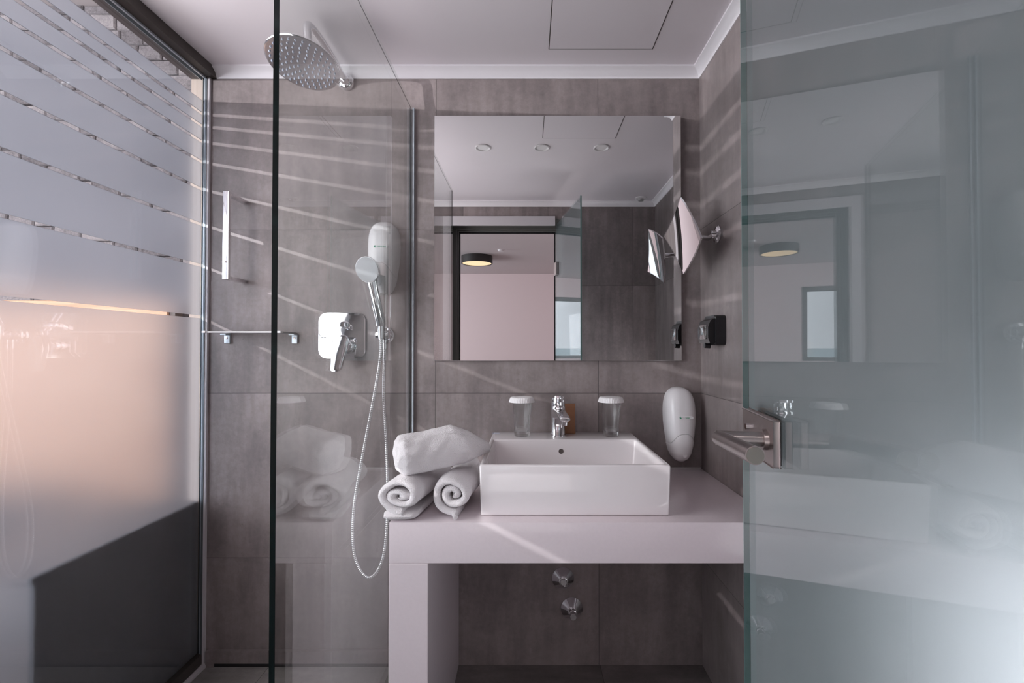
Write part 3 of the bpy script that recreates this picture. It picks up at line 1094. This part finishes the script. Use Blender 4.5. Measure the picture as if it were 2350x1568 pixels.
# ------------------------------------------------------------------ black shaver socket
s = thing('shaver_socket', 'black covered wall socket with a clear window flap below the magnifying mirror', 'wall socket', (0.634, -0.165, 1.211))
MB().prism(rrect(0.102, 0.098, 0.014, 6), lambda u, v, d: (0.634 - d, -0.165 + u, 1.211 + v), 0.0005, 0.034, 0.008).build('body', M['black'], s)
b = MB()
prof = [(-0.040, 0.034), (-0.040, 0.050), (-0.022, 0.056), (0.012, 0.056), (0.034, 0.048), (0.041, 0.034)]
rows = []
for u in (-0.044, 0.044):
    rows.append([(0.634 - d, -0.165 + u, 1.209 + v) for v, d in prof])
vs = b.grid(rows, close_v=True)
b.cap(vs[0])
b.cap(vs[1])
fl = b.build('flap', M['black'], s)
M['flap_window'] = principled('smoky clear window', (0.10, 0.095, 0.095), 0.08, noise_amt=0.9, noise_scale=70, coat=1.0)
MB().prism(rrect(0.058, 0.046, 0.005, 4), lambda u, v, d: (0.634 - d, -0.168 + u, 1.206 + v), 0.0555, 0.0580, 0.001).build('clear_window', M['flap_window'], fl)
b = MB()
b.lathe([(0.0, 0.034), (0.010, 0.034), (0.009, 0.052), (0.0, 0.053)], (0.634, -0.168, 1.162), 'X', 16)
b.build('catch', M['black'], s)

# ------------------------------------------------------------------ vanity counter
CT, CF, CB = 0.714, -0.517, 0.611
s = thing('vanity_counter', 'white quartz vanity counter with one slab leg on the left', 'counter', (0.14, -0.26, 0))
b = MB()
b.box(-0.351, XR - 0.001, CF, -0.0008, CB, CT, 0.003)
b.build('top', M['quartz'], s)
MB().box(-0.351, -0.252, CF, -0.0008, 0.0005, CB - 0.0003, 0.0015, 1).build('leg', M['quartz'], s)
MB().box(XR - 0.022, XR - 0.001, CF + 0.004, -0.408, 0.0005, CB - 0.0003, 0.001, 1).build('light_baffle', M['quartz'], s)  # unseen panel added to keep recess light from under the counter
MB().box(-0.346, XR - 0.003, -0.0032, -0.0009, CT + 0.0001, CT + 0.0030).build('silicone_joint', M['white_plastic'], s, smooth=False)

# ------------------------------------------------------------------ washbasin
s = thing('washbasin', 'rectangular white ceramic countertop washbasin', 'washbasin', (0.123, -0.25, CT))
bx0, bx1, by0, by1, bz0, bz1 = -0.128, 0.3735, -0.477, -0.012, CT + 0.0006, 0.848
tmp = bmesh.new()
bmesh.ops.create_cube(tmp, size=1.0)
for v in tmp.verts:
    lowf = 0.004 if v.co.z < 0 else 0.0
    v.co = Vector((bx0 + (v.co.x + .5) * (bx1 - bx0) + (lowf if v.co.x < 0 else -lowf), by0 + (v.co.y + .5) * (by1 - by0) + (lowf * .6 if v.co.y < 0 else 0), bz0 + (v.co.z + .5) * (bz1 - bz0)))
top = [f for f in tmp.faces if f.normal.z > 0.9][0]
r = bmesh.ops.inset_individual(tmp, faces=[top], thickness=0.012)
for v in top.verts:
    v.co.y = -0.145 if v.co.y > -0.2 else by0 + 0.014
    v.co.x = bx0 + 0.014 if v.co.x < 0.1 else bx1 - 0.014
r = bmesh.ops.extrude_discrete_faces(tmp, faces=[top])
f2 = r['faces'][0]
for v in f2.verts:
    v.co.z -= 0.105
    v.co.x += 0.012 if v.co.x < 0.1 else -0.012
    v.co.y += 0.010 if v.co.y < -0.3 else -0.010
bmesh.ops.bevel(tmp, geom=list(tmp.edges), offset=0.0055, segments=3, profile=0.55, affect='EDGES')
b = MB()
b.merge(tmp)
b.build('bowl', M['ceramic'], s, angle=50)
b = MB()
b.lathe([(0.0105, 0.0005), (0.0095, 0.0012), (0.0080, 0.0004)], (0.110, -0.1492, 0.8095), 'Y', 26)
b.build('overflow_ring', M['ceramic'], s)
b = MB()
b.lathe([(0.0090, 0.0004), (0.0, 0.0006)], (0.110, -0.1494, 0.8095), 'Y', 26)
b.build('overflow_hole', M['dark_hole'], s)
MB().lathe([(0.0, 0.004), (0.020, 0.004), (0.024, 0.002), (0.026, 0.0)], (0.12, -0.30, bz1 - 0.105), 'Z', 28).build('drain', M['chrome'], s)
MB().box(-0.128, -0.103, -0.034, -0.030, bz1 - 0.0002, bz1 + 0.0003).build('printed_mark', M['blue_print'], s, smooth=False)

# ------------------------------------------------------------------ basin faucet
FXc, FYc, FZb = 0.1045, -0.082, 0.8487
s = thing('faucet', 'short chrome single lever faucet on the washbasin ledge', 'faucet', (FXc, FYc, FZb))
b = MB()
rows = []
for z, rx, ry, dy in ((0.0, .0262, .0262, 0), (0.004, .0262, .0262, 0), (0.006, .0245, .0250, 0), (0.05, .0240, .0245, 0), (0.085, .0245, .0260, -.001), (0.100, .0250, .0270, -.002), (0.104, .0242, .0262, -.002)):
    row = []
    for k in range(36):
        a = 2 * PI * k / 36
        ca, sa = math.cos(a), math.sin(a)
        row.append((FXc + rx * math.copysign(abs(ca) ** .8, ca), FYc + dy + ry * math.copysign(abs(sa) ** .8, sa), FZb + z))
    rows.append(row)
vs = b.grid(rows, close_v=True)
b.cap(vs[0], True)
b.cap(vs[-1])
b.build('body', M['chrome'], s)
b = MB()
sd = Vector((0.16, -1, 0)).normalized()
sx = Vector((1, 0.16, 0)).normalized()
rows = []
for t, hwid, zt, zb in ((0.0, .022, .096, .062), (0.03, .021, .094, .066), (0.06, .019, .089, .070), (0.095, .0175, .082, .066), (0.103, .016, .079, .067)):
    c = Vector((FXc, FYc - 0.012, FZb)) + sd * t
    row = []
    for u, v in rrect(2 * hwid, zt - zb, 0.007, 4):
        p = c + sx * u + Vector((0, 0, (zt + zb) / 2 + v))
        row.append(p)
    rows.append(row)
vs = b.grid(rows, close_v=True)
b.cap(vs[0], True)
b.cap(vs[-1])
b.build('spout', M['chrome'], s, angle=45)
ae = Vector((FXc, FYc - 0.012, FZb)) + sd * 0.088
MB().lathe([(0.0, -0.012), (0.0095, -0.012), (0.0105, -0.006), (0.0105, 0.006), (0.0, 0.006)], (ae.x, ae.y, FZb + 0.064), 'Z', 22).build('aerator', M['chrome'], s)
b = MB()
b.lathe([(0.0, 0.104), (0.0238, 0.104), (0.0245, 0.108), (0.0240, 0.128), (0.0225, 0.133), (0.0, 0.134)], (FXc, FYc - 0.001, FZb), 'Z', 32)
hd_ = MB()
b.prism(rrect(0.034, 0.060, 0.010, 5), lambda u, v, d: (FXc + u, FYc - 0.022 + v, FZb + d + 0.10 * (0.02 - v) * 0.6), 0.1325, 0.1405, 0.002)
hh = b.build('lever', M['chrome'], s)
b = MB()
b.lathe([(0.0045, 0.0), (0.0040, 0.001), (0.0, 0.0012)], (FXc + 0.001, FYc - 0.0253, FZb + 0.117), 'Y', 14)
b.build('temperature_dot', M['alu'], hh)

# ------------------------------------------------------------------ tumblers
M['tumbler'] = None
m, nt, out_ = new_mat('pressed clear glass')
g = nd(nt, 'BsdfGlass', Color=(1, 1, 1, 1), Roughness=0.0, IOR=1.45)
tr = nd(nt, 'BsdfTransparent', Color=(0.985, 0.995, 0.995, 1))
mx = nd(nt, 'MixShader', Fac=0.35)
link(nt, g.outputs[0], mx.inputs[1])
link(nt, tr.outputs[0], mx.inputs[2])
link(nt, mx.outputs[0], out_.inputs[0])
M['tumbler'] = m


def tumbler(x, y, label):
    z = 0.8487
    s = thing('tumbler', label, 'tumbler', (x, y, z), 'tumblers with paper lids on the basin ledge')

    def fl(r, h, a):
        if r > 0.0235 and 0.010 < h < 0.082:
            return r - 0.0011 * abs(math.sin(a * 5.0)) ** 0.6 * (1 if h < 0.075 else 0.4)
        return r
    prof = [(0.0, 0.0), (0.0250, 0.0), (0.0262, 0.002), (0.0268, 0.012), (0.0280, 0.040), (0.0297, 0.072), (0.0318, 0.080), (0.0322, 0.086), (0.0335, 0.132), (0.0325, 0.1325),
            (0.0308, 0.130), (0.0295, 0.086), (0.0280, 0.080), (0.0262, 0.060), (0.0235, 0.022), (0.0210, 0.016), (0.0, 0.015)]
    b = MB()
    b.lathe(prof, (x, y, z), 'Z', 60, fl)
    b.build('glass_body', M['tumbler'], s, angle=60)
    b = MB()

    def cr(r, h, a):
        return r + (0.0008 * math.sin(a * 48) if r > 0.036 and h < 0.1415 else 0)
    b.lathe([(0.0, 0.1436), (0.030, 0.1442), (0.0385, 0.1430), (0.0400, 0.1410), (0.0450, 0.1265), (0.0442, 0.1265), (0.0385, 0.1405), (0.0375, 0.1420), (0.0, 0.1426)], (x, y, z - 0.009), 'Z', 192, cr)
    b.build('paper_lid', M['paper'], s, angle=60)


tumbler(-0.0215, -0.084, 'clear glass tumbler with white paper lid left of the faucet')
tumbler(0.2885, -0.084, 'clear glass tumbler with white paper lid right of the faucet')
s = MB()
s.prism([(-0.030, 0.0), (0.030, 0.0), (0.030, 0.1035), (-0.030, 0.1035)], lambda u, v, d: (0.1385 + u, -0.020 - d - (0.104 - v) * 0.12, 0.8487 + v), 0.0, 0.014, 0.001)
tag(s.build('amenity_box', M['leather']), 'brown card box leaning on the wall behind the faucet', 'box')


# ------------------------------------------------------------------ towels
def towel_mesh(R, turns, length, sq=(1, 1), start=0.0, thick=0.019, seedv=0, tail=0.0, rfun=None, lump=0.004, core=(0, 0, 0)):
    """rolled towel along local +Y from the origin; cross section spirals in XZ"""
    rows = []
    n = 230
    pitch_ = thick * 1.13
    r_in = max(0.006, R - pitch_ * turns)
    prof = []
    for i in range(n + 1):
        t = i / n
        a = start + 2 * PI * turns * t
        r = r_in + (R - r_in) * t
        prof.append((a, r))
    ax = [0.0, 0.0025, 0.0065, 0.012] + [0.012 + (length - 0.024) * k / 40 for k in range(1, 41)] + [length - 0.006, length - 0.002, length]
    tf = [0.16, 0.58, 0.84, 0.97] + [1.0] * 40 + [0.86, 0.6, 0.3]
    b = MB()
    for y, th in zip(ax, tf):
        o_, i_ = [], []
        f = 1.0 if rfun is None else rfun(y / length)
        for a, r in prof:
            for lst, sgn in ((o_, 1), (i_, -1)):
                rr_ = r - thick * 0.5 + sgn * thick * 0.5 * th * 0.97
                # telescoping: inner turns sit slightly deeper
                yy = y + (0.006 * (1 - r / R) if y < length / 2 else -0.006 * (1 - r / R))
                u, v = rr_ * math.cos(a), rr_ * math.sin(a)
                p = Vector((u * 14, yy * 9, v * 14)) + Vector((seedv * 3.1, 0, seedv))
                d = lump * mnoise.noise(p)
                wv = 0.0075 * mnoise.noise(Vector((a * 0.75 + seedv * 7, yy * 9, seedv + 5)))
                fz = 0.0010 * mnoise.noise(Vector((u * 210, yy * 210, v * 210)))
                k2 = 1 + (d + wv + fz) / max(0.02, rr_) * (0.5 + 0.5 * r / R)
                q5 = 1 - r / R
                lst.append((u * sq[0] * f * k2 * (1 + core[0] * q5), yy, v * sq[1] * f * k2 * (1 + core[1] * q5) + core[2] * q5))
        rows.append(o_ + i_[::-1])
    vs = b.grid(rows, close_v=True)
    nn = n + 1
    for row, fl_ in ((vs[0], False), (vs[-1], True)):
        for i in range(nn - 1):
            q4 = (row[i], row[i + 1], row[2 * nn - 2 - i], row[2 * nn - 1 - i])
            try:
                b.bm.faces.new(q4 if fl_ else q4[::-1])
            except ValueError:
                pass
    return b


def place_towel(b, loc, yaw, pitch_a=0.0, roll=0.0):
    b.bm.transform(Matrix.Translation(loc) @ Matrix.Rotation(yaw, 4, 'Z') @ Matrix.Rotation(pitch_a, 4, 'X') @ Matrix.Rotation(roll, 4, 'Y'))
    return b


# lower left roll, end facing the camera, loose flap underneath
b = towel_mesh(0.0585, 2.15, 0.27, (1.12, 0.90), start=3.9, seedv=1, thick=0.0205, core=(0.45, -0.25, -0.006))
b = place_towel(b, Vector((-0.325, -0.520, CT + 0.0665)), math.radians(-9), 0, 0)
rows = []
for k in range(40):
    y = -0.521 + 0.22 * k / 39
    kf = min(1.0, (0.25, 0.62, 0.88, 1.0)[k] if k < 4 else 1.0)
    row = []
    for j in range(40):
        a = 2 * PI * j / 40
        ca, sa = math.cos(a), math.sin(a)
        wob = mnoise.noise(Vector((ca * 1.5, y * 14, sa))) * 0.0022 + 0.0008 * mnoise.noise(Vector((ca * 9, y * 200, sa * 3)))
        row.append((-0.3290 + 0.0440 * (0.80 + 0.20 * min(1, k / 4)) * math.copysign(abs(ca) ** 0.5, ca) + (y + 0.514) * 0.14 + wob, y + wob,
                    CT + 0.0138 + (0.0098 * kf + wob) * math.copysign(abs(sa) ** 0.7, sa) * (1.0 if sa > 0 else 1.05)))
    rows.append(row)
vs = b.grid(rows, close_v=True)
b.cap(vs[0], True)
b.cap(vs[-1])
tag(b.build('rolled_towel', M['towel'], angle=120), 'white rolled towel at bottom left of the stack, end facing out over the counter corner', 'towel', 'rolled towels beside the washbasin')
# lower right roll next to the basin
b = towel_mesh(0.0575, 2.05, 0.25, (1.0, 0.95), start=4.8, seedv=2, thick=0.0195, core=(0.15, 0.15, 0.004))
b = place_towel(b, Vector((-0.1935, -0.500, CT + 0.0600)), math.radians(-3), 0, math.radians(10))
pts = bez([(-0.190, -0.498, CT + 0.016), (-0.186, -0.503, CT + 0.010), (-0.184, -0.507, CT + 0.0075)], 6)
b.tube(pts, [0.006 + 0.0012 * (i % 2) for i in range(len(pts))], 10)
tag(b.build('rolled_towel', M['towel'], angle=120), 'white rolled towel at bottom right of the stack, touching the washbasin', 'towel', 'rolled towels beside the washbasin')


# top roll lying across the other two
def top_towel():
    b = MB()
    rows = []
    n, na = 84, 96
    Lg = 0.262
    for i in range(n + 1):
        t = i / n
        y = Lg * t
        e0 = min(1, t / 0.12)
        f = (1 - (1 - e0) ** 2.4) ** (1 / 2.1)
        f = max(f, 0.02)
        rx = 0.0500 * f
        rz = 0.0480 * f
        drop = 0.0
        if t > 0.62:                     # the far end narrows to a folded corner
            k = (t - 0.62) / 0.38
            rz *= 1 - 0.72 * k ** 1.5
            rx *= 1 - 0.60 * k ** 1.8
            drop = 0.016 * k
        row = []
        for j in range(na):
            a = 2 * PI * j / na
            ca, sa = math.cos(a), math.sin(a)
            u = rx * math.copysign(abs(ca) ** 0.85, ca)
            v = rz * math.copysign(abs(sa) ** 0.85, sa) - drop
            # overlapped edge of the last turn running along the top
            sm = 1.55 + 0.25 * mnoise.noise(Vector((y * 9, 3, 1))) - 0.5 * (t - 0.5)
            ov = (0.014 * math.exp(-((a - sm - 0.55) / 0.50) ** 2) - 0.007 * math.exp(-((a - sm + 0.05) / 0.13) ** 2)) * min(1, (1 - t) * 6)
            p = Vector((u * 16, y * 10, v * 16))
            d = 0.006 * mnoise.noise(p + Vector((9, 2, 4))) + 0.0028 * mnoise.noise(p * 3) + 0.0010 * mnoise.noise(Vector((u, y, v)) * 230)
            if t < 0.10:                 # crumpled covered end
                d += 0.004 * mnoise.noise(Vector((u * 60, 3, v * 60)))
            k2 = 1 + (d + ov) / 0.05
            yy = y + ((0.010 * mnoise.noise(Vector((u * 40, 1.5, v * 40))) + 0.005 * math.sin(math.hypot(u, v * 0.9) * 300 + 1.6 * mnoise.noise(Vector((u * 30, 7, v * 30))))) * (1 - t / 0.08) if t < 0.08 else 0)
            row.append((u * k2, yy, v * k2))
        rows.append(row)
    vs = b.grid(rows, close_v=True)
    b.cap(vs[0], True)
    b.cap(vs[-1])
    return b


b = top_towel()
b = place_towel(b, Vector((-0.352, -0.472, CT + 0.150)), math.radians(-64), math.radians(5.0), 0)
tag(b.build('rolled_towel', M['towel'], angle=120), 'white rolled towel lying across the top of the stack, tapered end on the basin rim', 'towel', 'rolled towels beside the washbasin')

# ------------------------------------------------------------------ stop valves under the counter
for x, z, lab, tip in ((0.127, 0.315, 'upper chrome cone valve on the wall under the counter', 0.0), (0.159, 0.206, 'lower chrome cone valve on the wall under the counter', 0.012)):
    s = thing('stop_valve', lab, 'valve', (x, 0, z), 'cone valves under the counter')
    MB().lathe([(0.0, 0.0005), (0.040, 0.0005), (0.040, 0.003), (0.0165, 0.021), (0.0, 0.021)], (x, 0, z), 'Y', 36).build('escutcheon', M['chrome'], s)
    MB().lathe([(0.0, 0.018), (0.0135, 0.018), (0.0135, 0.026 + tip), (0.0115, 0.027 + tip), (0.0115, 0.031 + tip * 2.2), (0.0105, 0.032 + tip * 2.2), (0.0, 0.032 + tip * 2.2)], (x, 0, z), 'Y', 24).build('stem', M['chrome'], s)

# ------------------------------------------------------------------ ceiling fittings (seen in the mirror)
for x, lab in ((-0.233, 'leftmost'), (0.070, 'middle one'), (0.377, 'rightmost')):
    s = thing('downlight', lab + ' of the three round white ceiling downlights seen in the wall mirror', 'downlight', (x, -0.69, ZC), 'recessed ceiling downlights')
    MB().lathe([(0.040, 0.0), (0.041, -0.003), (0.036, -0.005), (0.032, -0.0035), (0.028, 0.0)], (x, -0.69, ZC - 0.0003), 'Z', 36).build('trim_ring', M['white_plastic'], s)
    MB().lathe([(0.0, -0.0015), (0.028, -0.0008)], (x, -0.69, ZC - 0.0003), 'Z', 30).build('lens', M['paper'], s)
s = thing('motion_sensor', 'small round white motion sensor on the ceiling above the doorway wall', 'sensor', (0.775, -1.475, ZC))
MB().lathe([(0.038, -0.0003), (0.038, -0.006), (0.030, -0.010), (0.0, -0.010)], (0.775, -1.475, ZC), 'Z', 28).build('base', M['white_plastic'], s)
MB().lathe([(0.022, -0.010), (0.018, -0.022), (0.0, -0.027)], (0.775, -1.475, ZC), 'Z', 24).build('lens', M['grey_print'], s)
s = thing('ceiling_hatch', 'flush white access hatch in the bathroom ceiling', 'hatch', (0.25, -0.35, ZC))
MB().box(0.070, 0.430, -0.585, -0.115, ZC - 0.0012, ZC - 0.0004).build('hatch_gap', M['bronze'], s, smooth=False)
MB().box(0.0732, 0.4268, -0.5818, -0.1182, ZC - 0.0020, ZC - 0.0012).build('hatch_panel', M['paint'], s, smooth=False)

# ------------------------------------------------------------------ bedroom things
s = thing('ceiling_lamp', 'round black bedroom ceiling lamp with a warm glowing diffuser', 'ceiling lamp', (-0.81, -5.55, BZ))
MB().lathe([(0.0, -0.0005), (0.247, -0.0005), (0.247, -0.115), (0.228, -0.115), (0.228, -0.100), (0.0, -0.100)], (-0.81, -5.55, BZ), 'Z', 56).build('drum', M['black_matt'], s)
MB().lathe([(0.227, -0.1005), (0.227, -0.108), (0.0, -0.110)], (-0.81, -5.55, BZ), 'Z', 48).build('diffuser', M['lamp_glow'], s)
s = thing('smoke_detector', 'small white smoke detector on the bedroom ceiling', 'smoke detector', (-0.393, -4.957, BZ))
MB().lathe([(0.055, -0.0005), (0.055, -0.020), (0.045, -0.024), (0.045, -0.040), (0.036, -0.048), (0.0, -0.048)], (-0.393, -4.957, BZ), 'Z', 28).build('body', M['white_plastic'], s)
s = thing('ceiling_spotlight', 'small black spotlight hanging from the bedroom ceiling', 'spotlight', (SPOT_AT[0], SPOT_AT[1], BZ))
ax = (Vector((-1.19, -0.75, 1.62)) - Vector(SPOT_AT)).normalized()
b = MB()
b.tube([Vector(SPOT_AT) - ax * 0.03, Vector(SPOT_AT) - ax * 0.11], 0.03, 20)
b.build('lamp_head', M['black_matt'], s)
MB().tube([Vector(SPOT_AT) - ax * 0.07 + Vector((0, 0, 0.02)), Vector((SPOT_AT[0] - ax.x * .07, SPOT_AT[1] - ax.y * .07, BZ - 0.0005))], 0.008, 12).build('stem', M['black_matt'], s)
s = thing('headboard', 'light oak headboard against the stone wall beyond the frosted glass', 'headboard', (-2.35, 0.20, 0))
MB().box(-3.25, -1.45, 0.155, BY1 - 0.040, 0.52, 1.345, 0.004).build('panel', M['wood'], s)
MB().box(-1.4495, -1.425, 0.165, BY1 - 0.045, 0.30, 1.340).build('end_strip', M['cabinet'], s, smooth=False)
s = thing('bedside_cabinet', 'dark low cabinet standing against the far side of the frosted glass', 'cabinet', (-1.40, -0.27, 0))
MB().box(-1.62, -1.2085, -0.56, -0.010, 0.001, 0.578, 0.003).build('carcass', M['cabinet'], s)
MB().box(-1.63, -1.2080, -0.565, -0.006, 0.578, 0.598, 0.003).build('top', M['cabinet'], s)
s = thing('bed', 'dark covered bed against the oak headboard beyond the frosted glass', 'bed', (-2.45, -0.9, 0))
MB().box(-3.20, -1.72, -1.90, 0.150, 0.001, 0.30, 0.01).build('base', M['cabinet'], s)
MB().box(-3.18, -1.74, -1.88, 0.148, 0.3005, 0.50, 0.05, 4).build('mattress', M['paper'], s)
MB().box(-3.20, -1.715, -1.90, -0.38, 0.06, 0.525, 0.03, 4).build('bed_cover', principled('slate bed cover', (0.075, 0.085, 0.105), 0.9, bump=0.4, bump_scale=60), s)
for x in (-2.85, -2.10):
    MB().box(x - 0.32, x + 0.32, -0.34, 0.12, 0.505, 0.62, 0.055, 5).build('pillow', bpy.data.materials['slate bed cover'], s)
